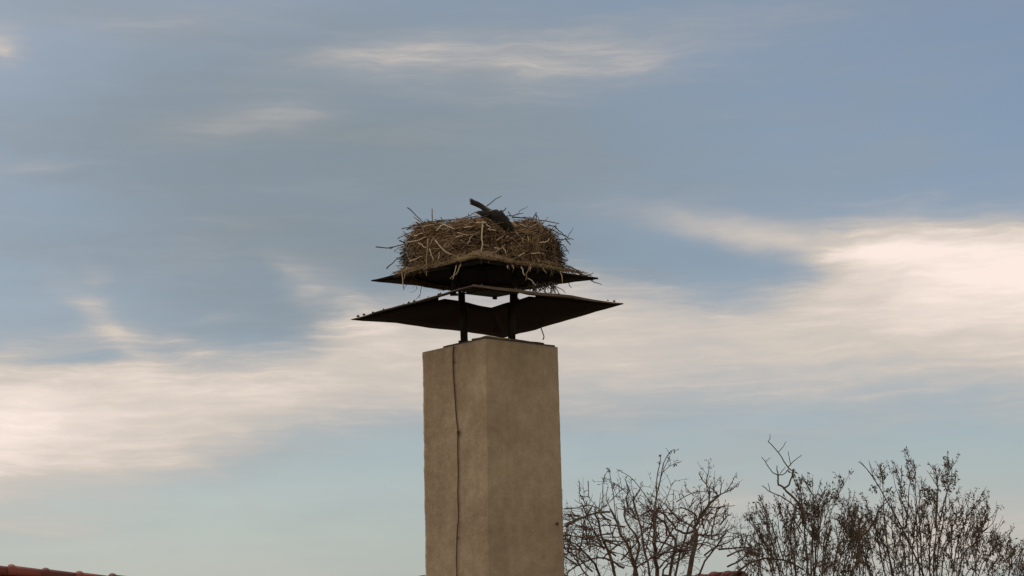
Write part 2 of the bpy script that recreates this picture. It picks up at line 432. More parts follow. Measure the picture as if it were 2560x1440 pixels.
# ------------------------------------------------------------------ houses
def roof_house(name, label, c0, c1, half_w, slope, wall_h_drop, gable_over=0.25, group=None, cap_from=0.0, tiles=True):
    """house whose ridge runs c0 -> c1; tiled slopes, walls, gables, windows, ridge tiles"""
    root = empty(name, Vector(((c0.x + c1.x) / 2, (c0.y + c1.y) / 2, 0)))
    tag(root, label, 'house', group)
    ax = (c1 - c0); ax.z = 0; ln = ax.length; ax.normalize()
    sd = Vector((ax.y, -ax.x, 0))
    def rz(s):
        return c0.lerp(c1, s)
    drop = half_w * math.tan(slope)
    for sgn in (1, -1):
        mb = MB()
        nu, nv = max(2, int(ln / 0.11)), max(3, int(half_w / math.cos(slope) / 0.34))
        # corrugated courses: each course steps up at its lower edge like overlapped tiles
        for k in range(nv):
            b = len(mb.v)
            for q, lift in ((k, 0.012), (k + 1.04, 0.042)):
                for i in range(nu + 1):
                    s = i / nu
                    w = q / nv * half_w
                    p = rz(s) + sd * (sgn * w) - Vector((0, 0, w * math.tan(slope) + 0.085))
                    p.z += lift + 0.018 * math.sin(i * math.pi / 1.0 + 0.6)
                    mb.v.append(p)
            for i in range(nu):
                mb.f.append((b + i, b + i + 1, b + nu + 2 + i, b + nu + 1 + i))
        o = mb.build('roof_slope', ROOFT, root, smooth=False)
        md = o.modifiers.new('thick', 'SOLIDIFY'); md.thickness = 0.02
    # ridge tiles
    n = int(ln / 0.33)
    for i in range(n):
        a, b = rz(i / n), rz((i + 1) / n)
        d = (b - a).normalized()
        mb = MB()
        jz = random.uniform(-0.006, 0.006)
        prof = [(0.0, 0.086), (0.02, 0.099), (0.06, 0.106), (0.13, 0.104), (0.18, 0.092), (1.03, 0.080)]
        seg = 8
        up = Vector((0, 0, 1))
        for t, r in prof:
            p = a.lerp(b, t) + up * jz
            for k in range(seg + 1):
                an = math.pi * k / seg
                mb.v.append(p + sd * (math.cos(an) * r * 1.15) + up * (math.sin(an) * r - 0.085))
        for q in range(len(prof) - 1):
            for k in range(seg):
                mb.f.append((q * (seg + 1) + k, q * (seg + 1) + k + 1, (q + 1) * (seg + 1) + k + 1, (q + 1) * (seg + 1) + k))
        o = mb.build('ridge_tile', TILE, root, origin=a.copy())
        md = o.modifiers.new('thick', 'SOLIDIFY'); md.thickness = 0.015; md.offset = -1
    # walls
    wz = min(c0.z, c1.z) - drop - 0.02
    hw = half_w - 0.45
    mb = MB()
    mid = (c0 + c1) / 2; mid.z = 0
    hl = ln / 2 - gable_over
    pr = [mid - ax * hl - sd * hw, mid + ax * hl - sd * hw, mid + ax * hl + sd * hw, mid - ax * hl + sd * hw]
    zt = wz + 0.45 * math.tan(slope) - 0.12
    base = [Vector((p.x, p.y, -0.1)) for p in pr]; topv = [Vector((p.x, p.y, zt)) for p in pr]
    for i in range(4):
        j = (i + 1) % 4
        mb.quad(base[i], base[j], topv[j], topv[i])
    for e0, e1, cc_, s in ((topv[3], topv[0], c0, gable_over), (topv[1], topv[2], c1, gable_over)):
        ap = (e0 + e1) / 2; ap.z = min(c0.z, c1.z) - 0.22
        b = len(mb.v); mb.v += [e0, e1, ap]; mb.f.append((b, b + 1, b + 2))
    mb.build('wall', WALLM, root, smooth=False)
    # windows on the two long sides
    for sgn in (1, -1):
        for s in (-0.55, 0.0, 0.55):
            for zz in (1.5, 4.2):
                if zz + 0.7 > zt: continue
                c = mid + ax * (s * hl) + sd * (sgn * (hw + 0.01)) + Vector((0, 0, zz))
                mb = MB(); mb.box(c, ax * 0.45, sd * 0.02, Vector((0, 0, 0.6)))
                w = mb.build('window', GLASS, root, smooth=False)
                mf = MB()
                for du, dz, lu, lz in ((0, 0.62, 0.5, 0.04), (0, -0.62, 0.5, 0.04), (0.47, 0, 0.04, 0.58), (-0.47, 0, 0.04, 0.58), (0, 0, 0.025, 0.58)):
                    mf.box(c + ax * du + Vector((0, 0, dz)), ax * lu, sd * 0.045, Vector((0, 0, lz)))
                fo = mf.build('window_frame', WALLM, None, smooth=False)
                fo.parent = w; fo.location = -root.location - w.location + root.location - w.location * 0 if False else Vector((0, 0, 0))
    return root

DC = 15.75           # depth of the chimney axis
# left neighbour: its ridge just enters the bottom left corner
ra, rb = P(-52, 1413, 16.6), P(400, 1453, 17.3)
dd = (rb - ra)
roof_house('neighbouring_house', 'red tiled house whose ridge just shows at the bottom left corner', ra - dd * 3.0, rb + dd * 1.2, 3.6, rad(36), 2.6)
# right neighbour, behind the bare trees
ra, rb = P(1400, 1480, 27.0), P(1853, 1428, 22.6)
dd = (rb - ra)
roof_house('distant_house', 'red tiled gable end showing behind the bare trees right of the chimney', ra - dd * 0.6, rb.copy(), 3.2, rad(40), 2.6, gable_over=0.12)
# the house that carries the chimney: ridge a hand below the picture
ca = P(1230, 1470, DC); ca.y = DC + 0.25
za = ca.z - 0.06
roof_house('stork_house', 'house under the chimney, its roof just below the picture', Vector((-3.2, DC + 0.25, za)), Vector((2.6, DC + 0.25, za)), 3.6, rad(38), 2.6)

# ------------------------------------------------------------------ chimney
mb = MB(); mb.tube(bez([P(1072, 1447, DC + .1), P(1058, 1446, DC + .1), P(1047, 1447, DC + .1), P(1040, 1452, DC + .1)], 7), [.033, .033, .032, .031, .030, .028, .02], 8)
fl = mb.build('ridge_flashing', LEAD); hs = bpy.data.objects['stork_house']; fl.parent = hs; fl.location = -hs.location
Nd, Ld, Rd = DC - 0.63, DC - 0.63 + 0.69, DC - 0.63 + 0.60
tN, tL, tR = P(1215, 846, Nd), P(1055, 881, Ld), P(1395.5, 868, Rd)
bN, bL, bR = P(1222, 1440, Nd), P(1062.5, 1440, Ld), P(1413, 1440, Rd)
tz = (tN.z + tL.z + tR.z) / 3
tF = tL + tR - tN; bF = bL + bR - bN
tops = [tN, tR, tF, tL]; bots = [bN, bR, bF, bL]
chim = empty('chimney', Vector(((tN.x + tF.x) / 2, (tN.y + tF.y) / 2, bN.z - 1.2)))
tag(chim, 'tall square plastered chimney carrying the metal hoods and the nest', 'chimney')
mb = MB()
NH, NW = 110, 22
H_EXT = 1.55
def shaft_pt(side, s, h):
    a, b = side, (side + 1) % 4
    t = tops[a].lerp(tops[b], s); q = bots[a].lerp(bots[b], s)
    return t + (q - t) * h
ring = []
cen = (tN + tF) / 2
for j in range(NH + 1):
    h = j / NH * H_EXT
    for side in range(4):
        for i in range(NW):
            s = i / NW
            p = shaft_pt(side, s, h)
            ed = min(s, 1 - s)
            # weathered left-hand arris, softer near one
            outv = Vector((p.x - cen.x, p.y - cen.y, 0)).normalized()
            am = 0.0025
            near_left = (side == 3 and s < 0.12) or (side == 2 and s > 0.88)
            if near_left: am = 0.006
            d = noise.noise(p * 9.0) * am + noise.noise(p * 31.0) * am * 0.7
            if ed < 0.03: d -= 0.006 if not (side == 0 and s < .03) else 0.011
            mb.v.append(p + outv * d)
nr = 4 * NW
for j in range(NH):
    for i in range(nr):
        i2 = (i + 1) % nr
        mb.f.append((j * nr + i, j * nr + i2, (j + 1) * nr + i2, (j + 1) * nr + i))
mb.f.append(tuple(range(nr))[::-1])
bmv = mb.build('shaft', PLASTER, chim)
# mortar crown: thin cover slabs bedded on the shaft, chipped
def slab(pts2, z0, th, name, m, jag=0.0):
    mb_ = MB(); n = len(pts2)
    for z in (z0, z0 + th):
        for p in pts2:
            mb_.v.append(Vector((p.x, p.y, p.z + z)))
    mb_.f.append(tuple(reversed(range(n)))); mb_.f.append(tuple(range(n, 2 * n)))
    for i in range(n):
        j = (i + 1) % n
        mb_.f.append((i, j, n + j, n + i))
    return mb_.build(name, m, chim, smooth=False)
def topq(u, v):      # u along near->right, v along near->left
    return tN + (tR - tN) * u + (tL - tN) * v
def chipped(u0, u1, v0, v1, n=9, j=0.012):
    o = []
    for a, b in (((u0, v0), (u1, v0)), ((u1, v0), (u1, v1)), ((u1, v1), (u0, v1)), ((u0, v1), (u0, v0))):
        for i in range(n):
            t = i / n
            o.append(topq(a[0] + (b[0] - a[0]) * t + random.uniform(-j, j), a[1] + (b[1] - a[1]) * t + random.uniform(-j, j)))
    return o
slab(chipped(0.02, 0.955, 0.02, 0.70), 0.002, 0.016, 'cover_slab', TAR)
slab(chipped(0.30, 0.80, 0.012, 0.30, 6), 0.0185, 0.010, 'cover_slab', TAR)
slab(chipped(0.02, 0.36, 0.012, 0.25, 6), 0.0185, 0.012, 'mortar_bed', MORTAR)
slab(chipped(0.30, 0.97, 0.72, 0.97, 6), 0.002, 0.018, 'mortar_bed', MORTAR)
def on_face(px, py, a, b, c, off=0.0):
    n = (b - a).cross(c - a).normalized()
    if n.y > 0: n = -n
    d = raydir(px, py); o = Vector((0, 0, CAM_Z))
    t = (a - o).dot(n) / d.dot(n)
    return o + d * t + n * off
for poly in ([(1322, 1352), (1326, 1370), (1338, 1384), (1352, 1393)], [(1352, 1393), (1368, 1388), (1376, 1404), (1378, 1428), (1371, 1441)],
             [(1378, 1428), (1386, 1416), (1393, 1408)], [(1368, 1388), (1388, 1386), (1398, 1383)], [(1378, 1428), (1368, 1418), (1360, 1416)]):
    mb = MB()
    pts = bez([on_face(x, y, tN, tR, bN, 0.0035) for x, y in poly], 10)
    pts = [p + rv(0.002) for p in pts]
    mb.tube(pts, [0.0062 * (1 - 0.5 * i / 9) for i in range(10)], 4, squash=0.6)
    mb.build('crack', CRACK, chim)
mb = MB(); p = on_face(1391, 1310, tN, tR, bN, 0.0); mb.tube([p, p + Vector((0.012, -0.03, 0.006)), p + Vector((0.014, -0.034, -0.018))], [0.011, 0.010, 0.006], 6)
mb.build('wall_hook', TAR, chim)

# cable clipped to the left face
cb = empty('lightning_cable', on_face(1145, 1440, tN, tL, bN, 0.0)); tag(cb, 'thin brown cable running down the left face of the chimney', 'cable')
pts = bez([on_face(x, y, tN, tL, bN, 0.012) for x, y in ((1137, 866), (1135, 880), (1135.5, 930), (1139, 980), (1143, 1040), (1147, 1081), (1146.5, 1120), (1148, 1180), (1147, 1240), (1148.5, 1290), (1145, 1340), (1144, 1400), (1145, 1445), (1146, 1520), (1146, 1600))], 60)
mb = MB(); mb.tube(pts, 0.0065, 6); mb.build('wire', WIRE, cb)
for (x, y) in ((1147, 1081), (1135.5, 905), (1145, 1343)):
    c = on_face(x, y, tN, tL, bN, 0.012)
    k = 1.0 if y == 1081 else 0.5
    ux = (tL - tN).normalized(); mb = MB()
    mb.box(c, ux * 0.017 * k, Vector((0, 0.014, 0)), Vector((0, 0, 0.010 * k)))
    mb.box(c, ux * 0.008 * k, Vector((0, 0.017, 0)), Vector((0, 0, 0.022 * k)))
    mb.build('clamp', WIRE, cb, smooth=False)

# ------------------------------------------------------------------ cowl: two sheet metal hoods on posts
cowl = empty('chimney_cowl', Vector((cen.x, cen.y, tz)))
tag(cowl, 'dark two-tier sheet metal cowl on posts above the chimney', 'chimney cowl')
lo = {'L': P(880, 800, DC + 0.16), 'N': P(1182, 716, DC - 1.31), 'R': P(1556, 761, DC - 0.16), 'F': P(1258, 845, DC + 1.31)}
li = {'L': P(1112, 748, DC + 0.05), 'R': P(1322, 742, DC - 0.05), 'F': P(1228, 770, DC + 0.39)}
li['N'] = li['L'] + li['R'] - li['F'] - Vector((0, 0, 0.02))
lnear = {'L': P(1114, 739, DC + 0.05), 'N': P(1207, 713, DC - 0.39), 'R': P(1322, 738, DC - 0.05), 'F': li['F']}
up = {'L': P(930, 703, DC + 0.10), 'N': P(1192, 650, DC - 1.10), 'R': P(1493, 698, DC - 0.10), 'F': P(1232, 740, DC + 1.10)}

def hood(outer, inner, name, sag, n=14, m=6, seed=0.0, dents=0.012, near=None):
    """four sheet panels from outer rim to inner rim, each slightly buckled; one mesh per panel"""
    order = ['N', 'R', 'F', 'L']
    objs = []
    for q in range(4):
        a, b = order[q], order[(q + 1) % 4]
        mb_ = MB()
        for j in range(m + 1):
            t = j / m
            for i in range(n + 1):
                s = i / n
                inn = near if (near and q in (0, 3)) else inner
                po = outer[a].lerp(outer[b], s); pi = inn[a].lerp(inn[b], s)
                po = po + Vector((0, 0, sag[q] * math.sin(math.pi * s)))
                p = po.lerp(pi, t)
                wgt = math.sin(math.pi * s) if 0 < i < n else 0.0
                p.z += dents * noise.noise(Vector((p.x * 3 + seed, p.y * 3, seed))) * (0.35 + wgt) * (1 if wgt else 0)
                if j == 0 and 0 < i < n:
                    p.z += 0.004 * noise.noise(Vector((p.x * 14 + seed, p.y * 14, 3)))
                mb_.v.append(p)
        for j in range(m):
            for i in range(n):
                k = j * (n + 1) + i
                mb_.f.append((k, k + 1, k + n + 2, k + n + 1))
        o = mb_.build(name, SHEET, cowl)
        md = o.modifiers.new('thick', 'SOLIDIFY'); md.thickness = 0.006; md.offset = 1
        objs.append((o, mb_.v[:n + 1]))
    return objs
for k_ in 'LR':
    g_ = MB(); b_ = lo[k_].lerp(li[k_], 0.93); c_ = lo[k_].lerp(lnear[k_], 0.93) + Vector((0, 0, 0.006))
    g_.v += [lo[k_], b_, c_, lo[k_] + Vector((0, .004, 0)), b_ + Vector((0, .004, 0)), c_ + Vector((0, .004, 0))]
    g_.f += [(0, 1, 2), (5, 4, 3), (0, 3, 4, 1), (1, 4, 5, 2), (2, 5, 3, 0)]
    g_.build('gusset', SHEET, cowl, smooth=False)
lower = hood(lo, li, 'lower_hood_panel', [0.0, -0.004, 0.022, 0.0], seed=2.0, near=lnear)
apex = (up['L'] + up['R'] + up['N'] + up['F']) / 4 + Vector((0, 0, 0.17))
ui = {k: apex + (up[k] - apex) * 0.10 + Vector((0, 0, 0.0)) for k in up}
upper = hood(up, ui, 'upper_hood_panel', [0.0, 0.010, 0.008, 0.0], seed=5.0)
# rolled rim strips on the outer edges
for q, (o, edge_pts) in enumerate(lower + upper):
    mb = MB()
    big = (q % 4) in (0, 3)
    hh = (0.012 if q % 4 == 0 else 0.007) if big else 0.006
    ep = [p + Vector((0, 0, 0.004)) for p in edge_pts]
    nn = len(ep)
    for p_i, p in enumerate(ep):
        outv = Vector((p.x - cen.x, p.y - cen.y, 0)).normalized()
        w = hh * (1 + 0.35 * noise.noise(p * 7))
        if q == 0: w *= 1.25 * (0.6 + 0.6 * math.sin(math.pi * min(1, p_i / nn + .15)))
        mb.v += [p + outv * 0.004 - Vector((0, 0, w * .5)), p + outv * 0.010 - Vector((0, 0, w * .5)), p + outv * 0.010 + Vector((0, 0, w)), p - outv * 0.03 + Vector((0, 0, w))]
    for i in range(nn - 1):
        for k in range(4):
            k2 = (k + 1) % 4
            mb.f.append((i * 4 + k, i * 4 + k2, (i + 1) * 4 + k2, (i + 1) * 4 + k))
    mb.f.append((3, 2, 1, 0)); mb.f.append(tuple((nn - 1) * 4 + k for k in range(4)))
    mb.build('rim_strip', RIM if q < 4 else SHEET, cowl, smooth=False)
# flue cover plate just above the opening of the lower hood
fp = {'L': P(1160, 735, DC + 0.02), 'F': P(1237, 744, DC + 0.30), 'R': P(1292, 733.5, DC - 0.02)}
fp['N'] = fp['L'] + fp['R'] - fp['F']
mb = MB()
for dz in (0, 0.012):
    for k in 'NRFL':
        mb.v.append(fp[k] + Vector((0, 0, dz)))
mb.f += [(3, 2, 1, 0), (4, 5, 6, 7)] + [(i, (i + 1) % 4, 4 + (i + 1) % 4, 4 + i) for i in range(4)]
mb.build('flue_cover', SHEET, cowl, smooth=False)
mb = MB(); c = fp['F']; mb.box(c + Vector((0, -0.015, -0.008)), Vector((0.018, 0.01, 0)), Vector((-0.006, 0.012, 0)), Vector((0, 0, 0.012))); mb.build('cover_tab', SHEET, cowl, smooth=False)
# posts: stout ones between chimney and lower hood, slimmer ones between the hoods
def hz(d, p):
    pass
def post(p0, p1, r, sq=1.0):
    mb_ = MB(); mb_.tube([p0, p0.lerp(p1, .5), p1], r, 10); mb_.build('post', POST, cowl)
    mb2 = MB(); mb2.box(p0 + Vector((0, 0, 0.006)), Vector((r * 1.6, 0, 0)), Vector((0, r * 1.6, 0)), Vector((0, 0, 0.006))); mb2.build('foot_plate', POST, cowl, smooth=False)
post(P(1159, 856, DC - 0.14), P(1155, 731, DC - 0.14), 0.031)
post(P(1281, 853, DC - 0.16), P(1282, 731, DC - 0.16), 0.032)
post(P(1163, 866, DC + 0.22), P(1160, 760, DC + 0.22), 0.030)
post(P(1277, 864, DC + 0.22), P(1276, 757, DC + 0.22), 0.030)
post(P(1150, 757, DC - 0.02), P(1147, 670, DC - 0.02), 0.017)
post(P(1135, 738, DC - 0.34), P(1132, 668, DC - 0.34), 0.024)
post(P(1287, 733, DC - 0.36), P(1284, 664, DC - 0.36), 0.026)
post(P(1290, 750, DC + 0.10), P(1288, 680, DC + 0.10), 0.020)
# punched eyelet at the right tip of the upper hood
mb = MB(); tip = up['R']; c0_ = P(1478, 697.5, DC - 0.12)
pts = [c0_ + Vector((math.cos(a) * 0.030, 0.0 + math.sin(a) * 0.03, math.sin(a) * 0.011)) for a in [2 * math.pi * i / 14 for i in range(15)]]
mb.tube(pts, 0.006, 5, cap=False); mb.build('eyelet', SHEET, cowl)
# crumbs and dried droppings along the near rims of the lower hood
mb = MB()
for a, b in ((lo['L'], lo['N']), (lo['N'], lo['R'])):
    for i in range(12):
        s = random.uniform(0.04, 0.98)
        p = a.lerp(b, s); inward = (Vector((cen.x, cen.y, p.z)) - p).normalized()
        p = p + inward * random.uniform(0.0, 0.04) + Vector((0, 0, 0.024))
        r = random.uniform(0.004, 0.013)
        mb.tube([p - Vector((r, 0, 0.006)), p + rv(r * .4) + Vector((0, 0, r * .3)), p + Vector((r, 0, -0.004))], [r * .6, r, r * .5], 5, rough=.3)
tag(mb.build('crumbs', TAR, cowl), kind='stuff')

# ------------------------------------------------------------------ stork nest
NC = P(1205, 668, DC); NC = Vector((NC.x, DC, NC.z))
zb = up['N'].z + 0.02
zt = P(1205, 545, DC - 0.70).z
NR = 0.755
nest = empty('stork_nest', Vector((NC.x, NC.y, zb)))
tag(nest, 'large stork nest of sticks and straw on top of the upper hood', 'nest')
PXM = DC / FPX
he1, he2 = (up['R'] - up['L']) / 2, (up['F'] - up['N']) / 2
RIMZ = sum(up[k].z for k in 'LNRF') / 4
def hood_k(x, y):
    dx, dy = x - apex.x, y - apex.y
    det = he1.x * he2.y - he1.y * he2.x
    return abs((dx * he2.y - dy * he2.x) / det) + abs((he1.x * dy - he1.y * dx) / det)
def hood_z(x, y):
    k = min(1.0, hood_k(x, y))
    return apex.z + (RIMZ - apex.z) * k
def nest_r(ang, h):
    r = NR * (0.96 + 0.05 * math.sin(h * math.pi * 0.9 + 0.2))
    r *= 1 + 0.085 * noise.noise(Vector((math.cos(ang) * 2.2, math.sin(ang) * 2.2, h * 1.5)))
    return r
def nest_top(ang):
    return (zt - zb) * (1.0 + 0.16 * noise.noise(Vector((math.cos(ang) * 1.6 + 4, math.sin(ang) * 1.6, 0))))
def npt(ang, h, off=0.0):
    r = nest_r(ang, h) + off
    if h > 0.8: r -= (h - 0.8) ** 2 * 1.6
    x, y = NC.x + math.cos(ang) * r, NC.y + math.sin(ang) * r
    kk = hood_k(x, y); lim = 0.90 + 0.08 * h
    if kk > lim: x, y = NC.x + (x - NC.x) * lim / kk, NC.y + (y - NC.y) * lim / kk
    b_ = hood_z(x, y) - 0.004
    return Vector((x, y, b_ + (zb + nest_top(ang) - b_) * h))
mb = MB()
NA, NHH = 96, 26
for j in range(NHH + 1):
    for i in range(NA):
        a = 2 * math.pi * i / NA
        p = npt(a, j / NHH, -0.035)
        d = noise.noise(p * 11) * 0.030 + noise.noise(p * 26) * 0.018
        mb.v.append(p + Vector((math.cos(a), math.sin(a), 0.3)) * d)
for j in range(NHH):
    for i in range(NA):
        i2 = (i + 1) % NA
        mb.f.append((j * NA + i, j * NA + i2, (j + 1) * NA + i2, (j + 1) * NA + i))
# shallow dish on top
b0 = NHH * NA
prev = b0
for q, (rr, dz) in enumerate(((0.86, -0.02), (0.6, -0.08), (0.3, -0.12))):
    base_i = len(mb.v)
    for i in range(NA):
        a = 2 * math.pi * i / NA
        p = npt(a, 1.0); mb.v.append(Vector((NC.x + (p.x - NC.x) * rr, NC.y + (p.y - NC.y) * rr, p.z + dz + 0.02 * noise.noise(p * 9 + Vector((q, 0, 0))))))
    for i in range(NA):
        i2 = (i + 1) % NA
        mb.f.append((prev + i, prev + i2, base_i + i2, base_i + i))
    prev = base_i
mb.f.append(tuple(prev + i for i in range(NA)))
mb.build('matted_core', NESTCORE, nest)

# fine straw and roots over the whole drum
def fibre(mb_, p, d, ln, r, bend, drop=0.012):
    pts = [p]
    q = p.copy()
    for k in range(3):
        d = (d + bend * (k + 1) * 0.33 + rv(0.12)).normalized()
        q = q + d * (ln / 3)
        kq = hood_k(q.x, q.y)
        if kq < 1.0: q.z = max(q.z, hood_z(q.x, q.y) + 0.006)
        elif drop is not None: q.z = max(q.z, RIMZ - drop)
        pts.append(q.copy())
    mb_.tube(pts, [r, r, r * .8, r * .4], 3, cap=False)
mb = MB()
for i in range(9000):
    a = random.uniform(0, 2 * math.pi)
    if math.sin(a) > 0.35 and random.random() < 0.75: continue
    h = random.random()
    p = npt(a, h, random.uniform(-0.035, 0.012))
    tang = Vector((-math.sin(a), math.cos(a), 0)); outv = Vector((math.cos(a), math.sin(a), 0))
    cl = noise.noise(p * 4.0)
    if cl > 0.08 and h < 0.7:      # hanging grass patches
        d = Vector((0, 0, -1)) + tang * random.gauss(0, .25) + outv * 0.1
        ln = random.uniform(.05, .15)
    else:
        d = tang * random.choice((-1, 1)) + Vector((0, 0, random.gauss(0, .45))) + outv * random.gauss(0.02, .15)
        ln = random.uniform(.05, .17)
    fibre(mb, p, d.normalized(), ln, random.uniform(.0016, .0034), Vector((0, 0, -0.12)))
tag(mb.build('straw', STRAW, nest), kind='stuff')
# matted straw spilled on the near slopes of the upper hood and hanging over its rim
mb = MB()
for a_, b_ in (('L', 'N'), ('N', 'R')):
    for i in range(1900):
        s = 1 - random.random() ** 1.25 * 0.76 if a_ == 'L' else random.random() ** 1.25 * 0.80
        po = up[a_].lerp(up[b_], s); pi = ui[a_].lerp(ui[b_], s)
        t = random.random() ** 1.5 * 0.42
        p = po.lerp(pi, t) + Vector((0, 0, random.uniform(0.008, 0.05 + 0.10 * t)))
        tang = (up[b_] - up[a_]).normalized(); down = (po - pi).normalized()
        d = (tang * random.gauss(0, .8) + down * random.uniform(-.3, .8) + Vector((0, 0, random.uniform(-.1, .25)))).normalized()
        fibre(mb, p, d, random.uniform(.03, .12), random.uniform(.0018, .0034), Vector((0, 0, -0.16)))
    for i in range(9):
        s = random.uniform(0.3, 1.0) if a_ == 'L' else random.uniform(0.0, 0.78)
        p = up[a_].lerp(up[b_], s) + Vector((0, -0.012, 0.012))
        fibre(mb, p, Vector((random.gauss(0, .3), -.2, -1)).normalized(), random.uniform(.02, .075) * (1.3 if a_ == 'N' else .8), .0025, Vector((0, 0, -.2)), None)
tag(mb.build('straw_fringe', TANSTRAW, nest), kind='stuff')
# spilled straw bank (solid body under the fibres)
mb = MB()
for a_, b_ in (('L', 'N'), ('N', 'R')):
    b = len(mb.v); n = 40
    for j in range(7):
        t = j / 6
        for i in range(n + 1):
            s = i / n
            po = up[a_].lerp(up[b_], s); pi = ui[a_].lerp(ui[b_], s)
            e_ = (s if a_ == 'L' else 1 - s)
            th = max(0.0, min(1.0, (e_ - 0.24) / 0.30))
            p = po.lerp(pi, 0.02 + t * 0.40)
            p.z += 0.010 + th * (0.030 * min(1, t * 4) + 0.10 * t) + th * 0.016 * noise.noise(p * 16)
            mb.v.append(p)
    for j in range(6):
        for i in range(n):
            k = b + j * (n + 1) + i
            mb.f.append((k, k + 1, k + n + 2, k + n + 1))
mb.build('straw_bank', EARTH, nest)

# sticks
def ndepth(px, py, off=0.015):
    dx = (px - 1205) * PXM
    if abs(dx) < NR * 0.97:
        return DC - math.sqrt(NR * NR - dx * dx) - off
    return DC - 0.12 + random.uniform(-0.1, 0.1)
def stick_obj(pts, r0, r1, m, sides=5, n=6):
    q = bez(pts, n)
    q = [q[0]] + [p + rv(0.0055) for p in q[1:-1]] + [q[-1]]
    mb_ = MB(); mb_.tube(q, [r0 + (r1 - r0) * i / (n - 1) for i in range(n)], sides, rough=.08)
    return mb_.build('stick', m, nest, origin=q[0].copy())
U = PXM
pale = [  # surveyed sticks on the face of the nest
    ([(1015, 608), (1042, 601), (1066, 592)], 1.9), ([(1091, 577), (1110, 562), (1136, 573)], 2.0), ([(1088, 600), (1108, 624), (1126, 635), (1155, 646)], 2.3),
    ([(1070, 597), (1069, 623), (1065, 660), (1066, 690)], 2.5), ([(1085, 593), (1073, 614)], 1.9), ([(1207, 557), (1203, 597), (1206, 610), (1201, 640)], 2.1),
    ([(1046, 607), (1066, 620)], 1.9), ([(1164, 590), (1182, 586), (1200, 579)], 2.0), ([(1139, 594), (1157, 589)], 1.9), ([(1111, 615), (1134, 594)], 2.0),
    ([(1168, 612), (1182, 586)], 1.6), ([(1025, 653), (1056, 641)], 1.7), ([(1163, 655), (1182, 647), (1212, 650)], 2.0), ([(1221, 631), (1238, 629), (1254, 620), (1263, 612)], 2.3),
    ([(1241, 602), (1259, 590)], 2.2), ([(1258, 619), (1266, 634)], 1.8), ([(1226, 634), (1240, 647)], 2.0), ([(1326, 633), (1358, 634)], 1.6), ([(1143, 582), (1170, 588)], 1.7),
    ([(1160, 568), (1180, 567)], 1.8), ([(1192, 557), (1216, 557)], 1.8), ([(1220, 573), (1240, 576)], 1.7), ([(1074, 622), (1083, 652)], 1.6), ([(1096, 648), (1099, 630)], 1.6),
    ([(1105, 600), (1130, 601)], 1.8), ([(1150, 600), (1166, 609)], 1.9), ([(1260, 583), (1262, 578)], 1.5), ([(1280, 556), (1290, 566)], 1.6), ([(1350, 607), (1366, 605), (1373, 596)], 1.6),
    ([(1288, 577), (1296, 586)], 1.6), ([(1306, 596), (1308, 606)], 1.6), ([(1320, 590), (1322, 602)], 1.8), ([(1346, 650), (1348, 656)], 2.0), ([(1345, 647), (1347, 655)], 1.8),
    ([(1373, 652), (1374, 660)], 1.6), ([(1212, 611), (1222, 616)], 1.6), ([(1236, 619), (1248, 621)], 1.7), ([(1125, 573), (1116, 580)], 1.6), ([(1215, 561), (1228, 569)], 1.6),
    ([(1058, 566), (1085, 561)], 1.6), ([(1036, 590), (1058, 583)], 1.4), ([(1128, 660), (1152, 652)], 1.5), ([(1300, 560), (1318, 567)], 1.5), ([(1295, 640), (1312, 632)], 1.5)]
for pl, w in pale:
    stick_obj([P(x, y, ndepth(x, y, 0.03) - random.uniform(0, .02)) for x, y in pl], w * .92 * U, w * U * .62, PALE, 5, 7)
hang = [([(1005, 680), (1010, 725)], 1.9), ([(1019, 669), (1010, 698)], 1.9), ([(1141, 663), (1134, 687), (1132, 699)], 1.3), ([(1152, 661), (1143, 683), (1125, 697)], 1.6),
        ([(1303, 667), (1312, 689)], 1.7), ([(1324, 665), (1317, 683), (1314, 701)], 1.9), ([(1326, 660), (1325, 678)], 1.5), ([(1355, 668), (1366, 683)], 1.8), ([(1319, 696), (1333, 705), (1340, 714)], 1.2),
        ([(1400, 678), (1404, 692), (1407, 708)], 1.2), ([(1268, 664), (1269, 672)], 1.5), ([(1282, 662), (1285, 672)], 1.3)]
def rimdepth(x):
    if x < 1192: s = (x - 930) / (1192 - 930); return DC + 0.10 + s * (-1.20)
    s = (x - 1192) / (1493 - 1192); return DC - 1.10 + s * 1.0
for pl, w in hang:
    x0 = pl[0][0]
    stick_obj([P(x, y, rimdepth(x0) - 0.03) for x, y in pl], w * U, w * U * .6, PALE)
